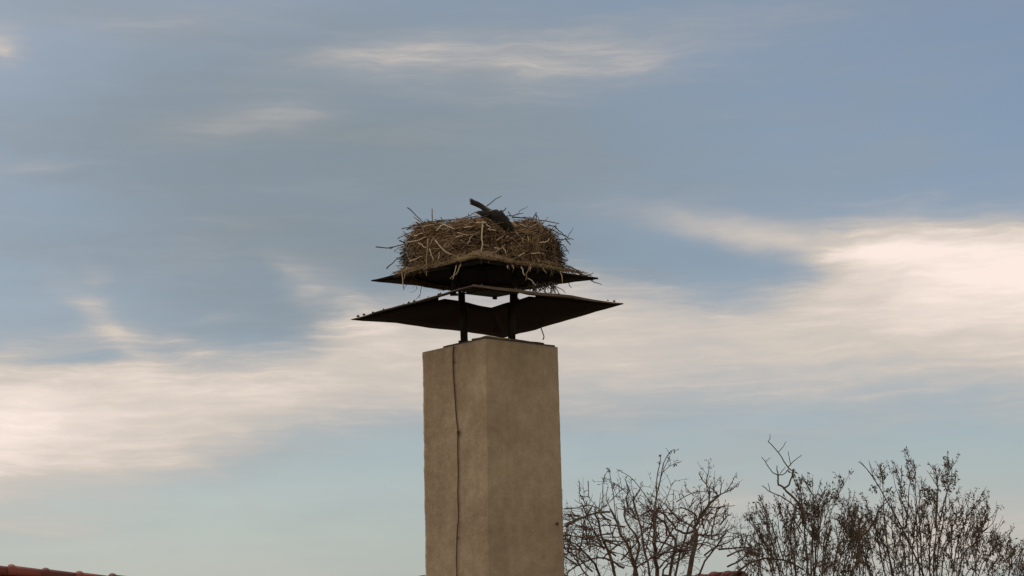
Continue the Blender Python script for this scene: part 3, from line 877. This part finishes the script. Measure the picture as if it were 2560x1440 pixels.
dark = [([(1018, 519), (1038, 535), (1062, 559)], 1.5), ([(939, 617), (975, 620), (994, 614), (1015, 608), (1030, 604)], 1.7), ([(966, 672), (985, 653), (1020, 631)], 1.7),
        ([(1004, 572), (1023, 568), (1040, 569)], 1.3), ([(994, 597), (1012, 587), (1032, 578)], 1.3), ([(1017, 574), (1046, 561), (1078, 556), (1118, 553)], 2.0), ([(1143, 549), (1171, 541), (1189, 530)], 1.5),
        ([(1216, 516), (1238, 499), (1254, 490)], 1.4), ([(1257, 530), (1265, 519)], 1.8), ([(1292, 538), (1303, 525), (1319, 516)], 0.9), ([(1266, 540), (1286, 538), (1308, 533)], 1.6), ([(1270, 529), (1278, 538)], 1.5),
        ([(1328, 553), (1340, 533)], 1.8), ([(1340, 531), (1341, 556)], 1.6), ([(1343, 538), (1349, 558)], 1.0), ([(1313, 547), (1358, 552), (1398, 559)], 1.7), ([(1300, 545), (1325, 543), (1340, 546)], 1.3), ([(1375, 572), (1434, 599)], 1.6),
        ([(1418, 596), (1433, 569)], 0.9), ([(1390, 599), (1424, 598)], 1.4), ([(1412, 595), (1426, 613)], 1.8), ([(1398, 610), (1410, 614), (1423, 634)], 1.3), ([(1396, 624), (1408, 648)], 1.3), ([(1392, 650), (1421, 650)], 2.0),
        ([(1396, 650), (1420, 666), (1449, 684)], 1.8), ([(1400, 660), (1425, 672), (1440, 684)], 1.2), ([(1465, 689), (1484, 682)], 1.4), ([(1476, 700), (1505, 712)], 1.4), ([(1419, 706), (1429, 720)], 1.2),
        ([(1054, 717), (1049, 737), (1037, 753)], 0.8), ([(1040, 715), (1042, 724), (1026, 731)], 0.7), ([(1050, 737), (1047, 746)], 0.6), ([(974, 622), (996, 612)], 1.2), ([(985, 628), (1012, 612)], 1.0), ([(998, 602), (1012, 607)], 2.2),
        ([(1068, 549), (1082, 558)], 1.6), ([(1086, 549), (1112, 551)], 1.4), ([(1172, 534), (1171, 541)], 1.1), ([(1124, 548), (1125, 556)], 1.6), ([(1000, 634), (1016, 628)], 1.5), ([(997, 654), (1014, 643)], 1.4),
        ([(1386, 566), (1400, 578), (1416, 590)], 1.5), ([(1370, 563), (1392, 567)], 1.6), ([(1120, 551), (1160, 546), (1196, 540)], 2.0), ([(1280, 543), (1304, 544), (1330, 550)], 2.0), ([(1060, 557), (1100, 552), (1140, 549)], 1.6)]
for pl, w in dark:
    below = pl[0][1] > 690
    d0 = DC + random.uniform(-0.55, -0.05)
    stick_obj([P(x, y, (rimdepth(pl[0][0]) if below else d0)) for x, y in pl], w * U, w * U * .6, DARKST)
count = len(pale) + len(hang) + len(dark)
# further sticks woven into the visible side: singly as far as the limit goes, the rest as one mass
def woven(a, h, ln, tilt, off):
    n = 6; pts = []
    da = ln / NR
    for k in range(n):
        t = k / (n - 1) - .5
        hh = max(0.02, min(1.06, h + tilt * t))
        pts.append(npt(a + da * t, hh, off + 0.10 * t * t * (ln / .3) * random.uniform(.2, 1)))
    return pts
mass = MB()
for i in range(1900):
    a = random.uniform(0, 2 * math.pi)
    vis = math.sin(a) < 0.25
    h = random.random() ** 0.8
    ln = random.uniform(.08, .38)
    tilt = random.gauss(0, .25) if random.random() < .8 else random.gauss(0, .9)
    off = random.uniform(-0.03, 0.016)
    pts = woven(a, h, ln, tilt, off)
    if random.random() < 0.10:      # ends that stick out
        outv = Vector((math.cos(a), math.sin(a), random.gauss(0, .3)))
        q = npt(a, h, -0.03); d = (outv + Vector((-math.sin(a), math.cos(a), 0)) * random.gauss(0, 1.0) + Vector((0, 0, random.gauss(0, .35)))).normalized()
        L_ = random.uniform(.06, .15)
        pts = [q, q + d * L_ * .5 + rv(.006), q + d * L_ + rv(.012)]
        pts = bez(pts, 5)
    r = random.uniform(.0022, .0056)
    if vis and count < 298 and h < .95 and ln > .15:
        stick_obj(pts, r, r * .6, random.choice((PALE, PALE, DARKST)) if random.random() < .55 else STICKS); count += 1
    else:
        mass.tube(pts, [r * (1 - .4 * k / (len(pts) - 1)) for k in range(len(pts))], 4)
# rim and top litter
for i in range(420):
    a = random.uniform(0, 2 * math.pi)
    rr = random.uniform(.62, 1.0)
    p = npt(a, 1.0, 0); p = Vector((NC.x + (p.x - NC.x) * rr, NC.y + (p.y - NC.y) * rr, p.z + random.uniform(-.02, .012)))
    d = Vector((random.gauss(0, 1), random.gauss(0, 1), random.gauss(0, .16))).normalized()
    ln = random.uniform(.1, .35); r = random.uniform(.003, .007)
    pts = bez([p - d * ln * .5, p + Vector((0, 0, .01)) + rv(.01), p + d * ln * .5], 5)
    mass.tube(pts, [r, r, r * .9, r * .8, r * .5], 4)
# short bristling ends on both flanks
br = MB()
for i in range(560):
    side = random.choice((0, math.pi)); a = side + random.gauss(0, .24)
    h = random.random()
    q = npt(a, h, -0.02)
    d = (Vector((math.cos(a), math.sin(a), 0)) * random.uniform(.4, 1) + Vector((-math.sin(a), math.cos(a), 0)) * random.gauss(0, .7) + Vector((0, 0, random.gauss(-.12, .5)))).normalized()
    ln = random.uniform(.04, .15); r = random.uniform(.0020, .0042)
    br.tube([q, q + d * ln * .5 + rv(.008), q + d * ln + rv(.016)], [r, r, r * .6], 4)
tag(br.build('bristling_twigs', DARKST, nest), kind='stuff')  # dark tone paints in the backlit look of the twigs
# the fan of fine twigs slipping down the right corner of the hood
for i in range(40):
    s = random.uniform(.55, .93)
    p = up['N'].lerp(up['R'], s) + Vector((0, random.uniform(0, .12), random.uniform(.02, .06) + max(0, .85 - s) * .25))
    d = (Vector((1, .25, -.42)) + rv(.25)).normalized()
    ln = random.uniform(.06, .2)
    mass.tube([p - d * ln * .5, p + rv(.008), p + d * ln * .5], [.0035, .0035, .002], 4)
tag(mass.build('stick_mass', STICKS, nest), kind='stuff')

# forked, splintered branch lying on the rim
lg = empty('broken_branch', P(1262, 572, DC - 0.76)); tag(lg, 'thick dark broken branch with a splintered end jutting from the nest top', 'branch')
def lp(x, y, d): return P(x, y, DC - 0.52 - d)
mb = MB()
ax = bez([lp(1175, 499, 0.0), lp(1190, 509, .03), lp(1206, 518, .06), lp(1224, 531, .12), lp(1240, 541, .16), lp(1253, 550, .17), lp(1265, 565, .16), lp(1278, 585, .08)], 22)
rr = [3.0, 5.6, 6.4, 6.4, 6.2, 6.2, 6.5, 7.0, 7.8, 9.4, 11.5, 14.2, 15.4, 16.2, 16.6, 16.8, 17.0, 17, 16.5, 16, 15.0, 13.0]
mb.tube(ax, [r * U for r in rr], 13, rough=.10)
mb.v = [p + Vector((noise.noise(p * 18), noise.noise(p * 18 + Vector((7, 0, 0))), noise.noise(p * 18 + Vector((0, 9, 0))))) * 0.008 for p in mb.v]
mb.build('main_stem', LOGM, lg)
mb = MB(); mb.tube(bez([lp(1189, 531, .07), lp(1203, 533, .11), lp(1228, 539, .17)], 7), [x * U for x in (1.4, 3.6, 5.0, 6.2, 7.5, 9, 10)], 9, rough=.14); mb.build('fork_stub', LOGM, lg)
mb = MB(); mb.tube(bez([lp(1173, 509, .0), lp(1181, 511, .02), lp(1194, 515, .04)], 5), [x * U for x in (.6, 1.6, 2.4, 3, 3)], 6, rough=.2); mb.build('splinter', LOGM, lg)
mb = MB(); mb.tube(bez([lp(1253, 526, .16), lp(1251, 533, .18), lp(1247, 542, .2)], 5), [x * U for x in (2.2, 4.4, 6, 7, 7)], 7, rough=.15); mb.build('knot', LOGM, lg)

# bunch of twigs caught between the hoods
tb = empty('twig_bunch', P(1362, 742, DC - 0.45)); tag(tb, 'small tuft of dark twigs caught between the two hoods at the right', 'twigs')
for i in range(46):
    x = random.uniform(1322, 1392); y0 = random.uniform(704, 716); y1 = random.uniform(722, 738) + (x - 1330) * .04
    d0 = DC - 0.45 + random.uniform(-.12, .12)
    lean = random.gauss(0, 14)
    pts = bez([P(x, y0, d0), P(x + lean * .5 + random.gauss(0, 3), (y0 + y1) / 2, d0 + random.uniform(-.03, .03)), P(x + lean, y1, d0)], 5)
    mb = MB(); mb.tube(pts, [.004, .004, .0035, .003, .002], 4); mb.build('twig', DARKST, tb, origin=pts[0].copy())
for pl in ([(1380, 712), (1391, 722), (1400, 739)], [(1372, 712), (1384, 720), (1388, 738)], [(1384, 710), (1395, 713)], [(1366, 714), (1378, 724), (1378, 737)]):
    pts = bez([P(x, y, DC - 0.45) for x, y in pl], 6); mb = MB(); mb.tube(pts, [.006, .006, .005, .005, .004, .003], 4); mb.build('twig', DARKST, tb, origin=pts[0].copy())
# twig hanging from the lower hood
pts = bez([P(1350, 812, DC + 0.75), P(1356, 830, DC + 0.75), P(1360, 842, DC + 0.75), P(1357, 850, DC + 0.75)], 8)
mb = MB(); mb.tube(pts, [.006, .006, .006, .006, .0055, .006, .007, .004], 5)
tag(mb.build('hanging_twig', DARKST, origin=pts[0].copy()), 'single bent twig hanging below the right edge of the lower hood', 'twig')

# ------------------------------------------------------------------ trees
def wander(p, d, ln, n, wob, upw):
    pts = [p.copy()]; q = p.copy(); d = d.normalized()
    for k in range(n):
        d = (d + rv(wob) + Vector((0, 0, upw))).normalized()
        q = q + d * (ln / n); pts.append(q.copy())
    return pts, d
def side_dir(t, spread):
    o = t.orthogonal().normalized(); o.rotate(Matrix.Rotation(random.uniform(0, 2 * math.pi), 3, t))
    return (t * math.cos(spread) + o * math.sin(spread)).normalized()
def along(pts, t):
    m = len(pts) - 1; k = min(int(t * m), m - 1); f = t * m - k
    return pts[k].lerp(pts[k + 1], f), (pts[k + 1] - pts[k]).normalized()
class Tree:
    def __init__(s, name, label, base, group):
        s.root = empty(name, base); tag(s.root, label, 'tree', group)
        s.tw = MB(); s.lf = MB()
    def leaf(s, p, size, droop=.6):
        d = (rv(1) + Vector((0, 0, -droop))).normalized()
        w = d.orthogonal().normalized(); w.rotate(Matrix.Rotation(random.uniform(0, 6.28), 3, d))
        l = size * random.uniform(.7, 1.25); k = l * random.uniform(.14, .22)
        nrm = d.cross(w)
        i = len(s.lf.v)
        s.lf.v += [p, p + d * l * .45 + w * k + nrm * k * .4, p + d * l, p + d * l * .45 - w * k + nrm * k * .4]
        s.lf.f += [(i, i + 1, i + 2), (i, i + 2, i + 3)]
    def limb(s, pts, r0, r1, n=12, name='branch'):
        q = bez(pts, n); mb_ = MB()
        q = [q[0]] + [p + rv(r0 * .5) for p in q[1:-1]] + [q[-1]]
        mb_.tube(q, [r0 + (r1 - r0) * (i / (n - 1)) ** .8 for i in range(n)], 6, rough=.08)
        mb_.build(name, BARK, s.root)
        return q
    def done(s):
        tag(s.tw.build('crown', TWIG, s.root), kind='stuff')
        if s.lf.v: tag(s.lf.build('leaves', LEAF, s.root, smooth=False), kind='stuff')
def trunk(tr, base, top, r0, r1):
    m = base.lerp(top, .5) + Vector((.12, .05, 0))
    q = bez([base, m, top], 10); mb_ = MB(); mb_.tube(q, [r0 + (r1 - r0) * i / 9 for i in range(10)], 10, rough=.06)
    mb_.build('trunk', BARK, tr.root)

# --- gnarled fruit tree beside the chimney
D1 = 20.5
b1 = P(1620, 1440, D1); base1 = Vector((b1.x, D1, 0)); fork1 = Vector((b1.x, D1, 4.6))
T1 = Tree('fruit_tree', 'bare gnarled fruit tree with long water shoots beside the chimney', base1, 'bare trees')
trunk(T1, base1, fork1 + Vector((0, 0, .3)), .19, .14)
limbs1 = [([(1640, 1440), (1638, 1350), (1637, 1262)], 6.0, 4.2), ([(1720, 1440), (1736, 1345), (1742, 1310), (1772, 1262), (1797, 1240)], 7.0, 2.6), ([(1596, 1440), (1572, 1375), (1548, 1320), (1525, 1272)], 5.5, 2.6),
          ([(1672, 1440), (1690, 1370), (1668, 1318), (1640, 1290)], 4.5, 2.2), ([(1540, 1440), (1512, 1360), (1494, 1300), (1486, 1272)], 4.5, 2.2), ([(1585, 1440), (1598, 1360), (1566, 1300), (1560, 1265)], 3.5, 2.0),
          ([(1500, 1440), (1470, 1390), (1440, 1362), (1412, 1348)], 3.5, 1.6), ([(1740, 1330), (1700, 1330), (1676, 1302), (1640, 1275), (1600, 1290)], 3.5, 1.6), ([(1690, 1440), (1720, 1320), (1742, 1290), (1700, 1268)], 3.2, 1.6),
          ([(1525, 1280), (1480, 1285), (1440, 1300), (1410, 1310)], 3.0, 1.4), ([(1745, 1440), (1790, 1370), (1812, 1335), (1818, 1320)], 3.0, 1.2), ([(1560, 1420), (1510, 1395), (1470, 1400), (1420, 1430)], 3.0, 1.4),
          ([(1625, 1440), (1612, 1390), (1604, 1330), (1585, 1262), (1583, 1240)], 3.2, 1.6), ([(1655, 1440), (1700, 1400), (1736, 1345)], 3.0, 1.6), ([(1540, 1390), (1480, 1350), (1430, 1340), (1412, 1330)], 2.4, 1.2)]
def upx(D): return D / FPX
lines1 = []
for pl, w0, w1 in limbs1:
    dep = D1 + random.uniform(-.7, .7)
    pts = [P(x, y, dep + random.uniform(-.12, .12)) for x, y in pl]
    if pl[0][1] >= 1435: pts = [fork1 + rv(.06), (fork1 + pts[0]) / 2 + Vector((random.uniform(-.15, .15), 0, .1))] + pts
    q = T1.limb(pts, w0 * upx(D1) * (1.35 if pl[0][1] >= 1435 else 1), w1 * upx(D1), 16)
    lines1.append((q, w1 * upx(D1)))
shoots1 = [([(1640, 1262), (1642, 1200), (1648, 1165), (1652, 1138)], 1.7), ([(1637, 1262), (1648, 1210), (1656, 1170), (1664, 1147), (1676, 1128), (1688, 1124)], 1.7), ([(1646, 1225), (1655, 1185), (1668, 1155), (1675, 1142)], 1.3),
           ([(1658, 1180), (1675, 1165), (1694, 1156)], 1.0), ([(1508, 1270), (1507, 1215), (1512, 1190), (1522, 1173)], 1.3), ([(1540, 1300), (1532, 1230), (1526, 1195), (1523, 1175)], 1.3), ([(1630, 1262), (1596, 1215), (1572, 1190), (1548, 1176)], 1.3),
           ([(1772, 1262), (1774, 1225), (1760, 1205), (1748, 1185)], 2.0), ([(1765, 1208), (1771, 1180), (1773, 1155)], 1.4), ([(1780, 1245), (1805, 1235), (1832, 1222), (1843, 1214)], 2.0), ([(1815, 1231), (1826, 1212), (1836, 1194)], 1.3), ([(1800, 1238), (1803, 1215), (1802, 1198)], 1.5),
           ([(1690, 1255), (1720, 1238), (1740, 1230), (1768, 1228)], 1.4), ([(1735, 1240), (1722, 1228), (1713, 1216)], 1.2), ([(1449, 1205), (1449, 1235), (1462, 1255)], 1.0), ([(1470, 1202), (1470, 1240), (1450, 1238)], 1.4), ([(1752, 1262), (1750, 1240), (1749, 1218)], 1.2),
           ([(1684, 1225), (1683, 1255), (1680, 1280)], 1.0), ([(1414, 1318), (1440, 1302), (1478, 1285)], 3.0), ([(1410, 1272), (1440, 1270), (1470, 1262), (1495, 1270)], 1.8), ([(1410, 1285), (1436, 1288), (1470, 1296)], 1.4), ([(1425, 1325), (1460, 1322), (1498, 1322)], 1.2),
           ([(1625, 1232), (1640, 1246), (1668, 1262)], 1.2), ([(1820, 1300), (1800, 1330), (1770, 1342)], 1.3), ([(1815, 1332), (1790, 1352), (1765, 1368)], 1.3), ([(1562, 1196), (1580, 1245), (1590, 1290)], 1.2), ([(1600, 1226), (1590, 1240), (1565, 1270)], 1.4)]
for pl, w in shoots1:
    dep = D1 + random.uniform(-.4, .4)
    q = T1.limb([P(x, y, dep) for x, y in pl], w * upx(D1), w * .55 * upx(D1), 9, 'shoot')
    lines1.append((q, w * .4 * upx(D1)))
# blossom-bud tufts / leftover leaves on the shoot tips
for x, y in ((1653, 1136), (1689, 1126), (1676, 1142), (1688, 1161), (1523, 1172), (1544, 1177), (1533, 1205), (1533, 1210), (1649, 1258), (1746, 1182), (1568, 1210)):
    for k in range(3):
        T1.leaf(P(x + random.uniform(-2, 2), y + random.uniform(-2, 2), D1) , .055, .8)
        
def twiggy(T, q, r, ln_rng, n, wob, upw, spread, lvl, leafp=0, leafsz=.06, tmin=.15, D=20):
    for i in range(n):
        t = random.uniform(tmin, 1.0)
        p, tg = along(q, t)
        d = side_dir(tg, rad(random.uniform(*spread)))
        ln = random.uniform(*ln_rng)
        pts, dl = wander(p, d, ln, 5, wob, upw)
        rr_ = max(.0020, min(r, .0095) * random.uniform(.45, .9))
        T.tw.tube(pts, [rr_ * (1 - .5 * k / 5) for k in range(6)], 4, cap=False)
        if leafp:
            for k in range(leafp):
                if random.random() < .75:
                    pp, _ = along(pts, random.uniform(.2, 1)); T.leaf(pp, leafsz)
        if lvl > 0:
            twiggy(T, pts, rr_ * .75, (ln_rng[0] * .38, ln_rng[1] * .45), random.randint(2, 5), wob, upw, spread, lvl - 1, leafp, leafsz, .2, D)
        else:
            # spurs and buds
            for k in range(2):
                pp, tt = along(pts, random.random()); dd_ = side_dir(tt, rad(60)); s_ = random.uniform(.012, .035)
                T.tw.tube([pp, pp + dd_ * s_, pp + dd_ * s_ * 1.3 + Vector((0, 0, .006))], [.0028, .0045, .002], 3, cap=False)
for q, r in lines1[:len(limbs1)]:
    twiggy(T1, q, r * .80, (.12, .56), 16, .28, .03, (35, 75), 1, D=D1, tmin=.3)
for q, r in lines1[len(limbs1):]:
    twiggy(T1, q, r * .9, (.03, .09), 4, .2, .05, (30, 60), 0, D=D1, tmin=.25)
def topA(x):
    k = [(1405, 1290), (1450, 1260), (1500, 1250), (1560, 1255), (1640, 1265), (1700, 1265), (1740, 1260), (1790, 1260), (1820, 1310), (1840, 1400)]
    for (a, ya), (b_, yb) in zip(k, k[1:]):
        if a <= x <= b_: return ya + (yb - ya) * (x - a) / (b_ - a)
    return 1400
for i in range(55):
    x = random.uniform(1412, 1825); top = topA(x)
    y0 = random.uniform(top + 25, 1475); dep = D1 + random.uniform(-.9, .9)
    d = Vector((random.gauss((x - 1620) / 250, .8), random.gauss(0, .4), random.gauss(.7, .5)))
    ln = min(random.uniform(.25, .8), max(.12, (y0 - top) * upx(D1)))
    pts, _ = wander(P(x, y0, dep), d, ln, 7, .24, .02)
    T1.tw.tube(pts, [.012, .011, .010, .009, .008, .007, .006, .004], 4, cap=False)
    twiggy(T1, pts, .009, (.07, .30), 6, .26, .03, (30, 75), 0, D=D1)
    if random.random() < .35:
        for k in range(4): T1.leaf(pts[-1] + rv(.03), .06, .8)
T1.done()

# --- two shrubby trees with small dry leaves on the right
def shrub(name, label, D, bx, fork_z, tips, heroes, n_fill, xr, ytop, leafn, seed):
    topf = ytop
    random.seed(seed)
    b = P(bx, 1440, D); base = Vector((b.x, D, 0)); fork = Vector((b.x, D, fork_z))
    T = Tree(name, label, base, 'bare trees')
    trunk(T, base, fork + Vector((0, 0, .3)), .16, .12)
    u = upx(D)
    for (tx, ty, w) in tips:
        dep = D + random.uniform(-.5, .5)
        tip = P(tx, ty, dep)
        mid = P(bx + (tx - bx) * .62 + random.uniform(-12, 12), 1440, dep)
        m2 = mid.lerp(tip, .55) + Vector((random.uniform(-.05, .05), 0, random.uniform(0, .08)))
        q = T.limb([fork + rv(.08), mid, m2, tip], w * u, .55 * u, 14)
        twiggy(T, q, 1.2 * u, (.14, .40), 9, .14, .10, (18, 42), 1, leafn, .052, .42, D)
        twiggy(T, q, .9 * u, (.06, .2), 5, .10, .16, (14, 34), 0, 0, .05, .7, D)
    for pl, w0, w1 in heroes:
        dep = D + random.uniform(-.2, .2)
        q = T.limb([P(x, y, dep) for x, y in pl], w0 * u, w1 * u, 10)
    for i in range(n_fill):
        x = random.uniform(*xr); top = ytop(x)
        y0 = random.uniform(max(1300, top + 60), 1470)
        dep = D + random.uniform(-.7, .7)
        p = P(x, y0, dep)
        d = Vector((random.gauss((x - bx) / 600, .35), random.gauss(0, .3), 1))
        ln = min(random.uniform(.3, .9), max(.12, (y0 - top) * u))
        pts, _ = wander(p, d, ln, 6, .12, .05)
        T.tw.tube(pts, [.006, .006, .005, .005, .004, .003, .002], 4, cap=False)
        twiggy(T, pts, .006, (.08, .26), 5, .16, .10, (20, 50), 0, leafn, .052, .2, D)
    for i in range(n_fill):
        x = random.uniform(xr[0] + 15, xr[1] - 10); y0 = random.uniform(max(1375, topf(x) + 40), 1490); dep = D + random.uniform(-.8, .8)
        d = Vector((random.gauss(0, .6), random.gauss(0, .3), random.gauss(.8, .3)))
        pts, _ = wander(P(x, y0, dep), d, random.uniform(.2, .45), 5, .2, .05)
        T.tw.tube(pts, [.005, .005, .004, .004, .003, .002], 3, cap=False)
        twiggy(T, pts, .004, (.05, .16), 4, .2, .05, (25, 60), 0, leafn, .052, .1, D)
    return T
def topB(x):
    k = [(1840, 1430), (1880, 1330), (1930, 1290), (2000, 1240), (2060, 1235), (2110, 1270), (2150, 1290), (2220, 1330)]
    for (a, ya), (b_, yb) in zip(k, k[1:]):
        if a <= x <= b_: return ya + (yb - ya) * (x - a) / (b_ - a)
    return 1400
heroB = [([(2008, 1310), (2002, 1275), (1985, 1245), (1960, 1222), (1946, 1212)], 3.6, 2.4), ([(1958, 1222), (1972, 1212), (1980, 1190), (1985, 1172)], 2.4, 1.9), ([(1985, 1176), (1972, 1172), (1955, 1145), (1944, 1130), (1930, 1113), (1920, 1104)], 1.7, 1.1), ([(1920, 1104), (1925, 1096), (1925, 1085)], 1.0, .6),
         ([(1946, 1130), (1957, 1118), (1965, 1104)], 1.1, .7), ([(1970, 1168), (1985, 1152), (1996, 1144), (2004, 1137)], 1.3, .8), ([(1977, 1164), (1974, 1148), (1970, 1128)], 1.1, .7), ([(1946, 1214), (1945, 1200), (1945, 1186)], 2.4, 2.0), ([(1945, 1188), (1930, 1180), (1914, 1155), (1904, 1142)], 1.6, .8),
         ([(1913, 1155), (1920, 1149), (1926, 1144)], .9, .6), ([(1945, 1187), (1943, 1175), (1942, 1164)], 1.7, 1.0), ([(1946, 1187), (1960, 1185), (1972, 1172)], 1.5, 1.2), ([(1950, 1184), (1960, 1172), (1963, 1168)], 1.0, .7), ([(1988, 1268), (1960, 1245), (1930, 1232), (1905, 1214)], 1.9, 1.0), ([(1926, 1230), (1922, 1215), (1920, 1208)], 1.0, .8),
         ([(1960, 1400), (1935, 1330), (1920, 1290), (1904, 1254)], 1.7, .9), ([(2052, 1270), (2080, 1245), (2100, 1217)], 1.7, .9), ([(2045, 1262), (2058, 1240), (2046, 1214)], 1.2, .7), ([(2055, 1245), (2062, 1228), (2061, 1216)], 1.1, .7), ([(2075, 1262), (2090, 1262), (2106, 1257)], 1.0, .6), ([(1830, 1440), (1880, 1405), (1920, 1396), (1975, 1405), (2010, 1425)], 3.2, 2.2),
         ([(1925, 1400), (1895, 1340), (1872, 1282)], 1.1, .5), ([(1870, 1440), (1860, 1405), (1822, 1378)], 1.1, .5), ([(2010, 1300), (2012, 1250), (2000, 1217)], 1.3, .6)]
tipsB = [(1880, 1300, 2.4), (1912, 1270, 2.6), (1955, 1285, 2.8), (2000, 1222, 3.4), (2030, 1212, 3.2), (2032, 1240, 3.2), (2060, 1250, 3.0), (2092, 1235, 2.8), (2120, 1285, 2.4), (1862, 1375, 2.2), (1985, 1310, 3.0), (2045, 1300, 3.4), (2140, 1330, 2.4)]
TB = shrub('shrubby_tree', 'leafy-twigged tree with a bare antler-like top branch right of the fruit tree', 22.5, 2020, 4.4, tipsB, heroB, 85, (1875, 2170), topB, 3, 11)
TB.done()
def topC(x):
    k = [(2050, 1330), (2150, 1270), (2200, 1260), (2300, 1260), (2400, 1265), (2470, 1300), (2540, 1380), (2570, 1410)]
    for (a, ya), (b_, yb) in zip(k, k[1:]):
        if a <= x <= b_: return ya + (yb - ya) * (x - a) / (b_ - a)
    return 1400
tipsC = [(2120, 1265, 2.6), (2165, 1262, 2.4), (2205, 1180, 3.0), (2250, 1195, 2.8), (2288, 1165, 3.0), (2305, 1195, 2.6), (2345, 1190, 3.0), (2372, 1175, 3.0), (2400, 1260, 2.6), (2440, 1255, 2.4), (2470, 1290, 2.4), (2500, 1340, 2.2), (2530, 1390, 2.0), (2180, 1300, 3.0), (2290, 1290, 3.0), (2340, 1280, 3.0), (2095, 1300, 2.4)]
heroC = [([(2310, 1440), (2270, 1350), (2225, 1265), (2190, 1205), (2165, 1170), (2146, 1154)], 2.4, .9), ([(2185, 1200), (2178, 1175), (2172, 1150)], 1.1, .5), ([(2190, 1200), (2170, 1176), (2150, 1152)], .9, .5), ([(2200, 1218), (2201, 1195), (2200, 1175)], .9, .5), ([(2140, 1355), (2180, 1315), (2198, 1275), (2208, 1262)], 3.0, 1.8), ([(2208, 1262), (2222, 1250), (2240, 1225)], 1.6, .8),
         ([(2265, 1320), (2270, 1260), (2276, 1200), (2285, 1150)], 1.8, .6), ([(2275, 1190), (2268, 1165), (2266, 1152)], .9, .4), ([(2300, 1350), (2262, 1270), (2240, 1220), (2232, 1186)], 1.4, .5), ([(2338, 1320), (2342, 1260), (2346, 1220)], 2.2, 1.4), ([(2346, 1222), (2330, 1195), (2317, 1176)], 1.2, .5), ([(2346, 1225), (2340, 1190), (2330, 1168)], 1.1, .5), ([(2350, 1300), (2362, 1250), (2376, 1200), (2382, 1146)], 2.0, .6),
         ([(2370, 1200), (2364, 1178), (2360, 1160)], .9, .5), ([(2350, 1300), (2330, 1240), (2310, 1215), (2285, 1195)], 1.4, .5), ([(2420, 1270), (2415, 1250), (2420, 1252), (2436, 1262)], 1.0, .6), ([(2455, 1335), (2450, 1290), (2436, 1262)], 1.6, .6), ([(2455, 1332), (2470, 1312), (2466, 1285), (2452, 1264)], 1.4, .5), ([(2458, 1330), (2480, 1310), (2492, 1280), (2494, 1268)], 1.2, .4), ([(2460, 1332), (2490, 1325), (2508, 1290)], 1.0, .4), ([(2400, 1300), (2410, 1270), (2421, 1250)], 1.0, .5),
         ([(2310, 1300), (2304, 1270), (2298, 1275), (2296, 1255)], 1.0, .5), ([(2376, 1290), (2374, 1260), (2372, 1240)], .9, .4), ([(2384, 1290), (2383, 1265), (2382, 1255)], .9, .4)]
TC = shrub('shrubby_tree', 'tree at the right edge with dense dry leaf tufts on upright shoots', 23.5, 2300, 4.4, tipsC, heroC, 110, (2100, 2570), topC, 3, 12)
for (x, y, rx, ry, n) in ((2187, 1220, 10, 12, 26), (2224, 1238, 12, 20, 50), (2255, 1205, 9, 16, 40), (2258, 1240, 10, 22, 45), (2278, 1185, 12, 14, 50), (2312, 1225, 10, 10, 18), (2326, 1238, 18, 24, 110), (2362, 1195, 12, 14, 60), (2385, 1195, 9, 14, 40), (2372, 1215, 14, 12, 40), (2392, 1300, 24, 20, 90), (2250, 1320, 18, 18, 60), (2140, 1295, 16, 16, 50), (2460, 1370, 24, 30, 90)):
    for i in range(n):
        a = random.uniform(0, 6.28); r = random.random() ** .5
        TC.leaf(P(x + math.cos(a) * r * rx, y + math.sin(a) * r * ry, 23.5 + random.uniform(-.15, .15)), .055)
TC.done()
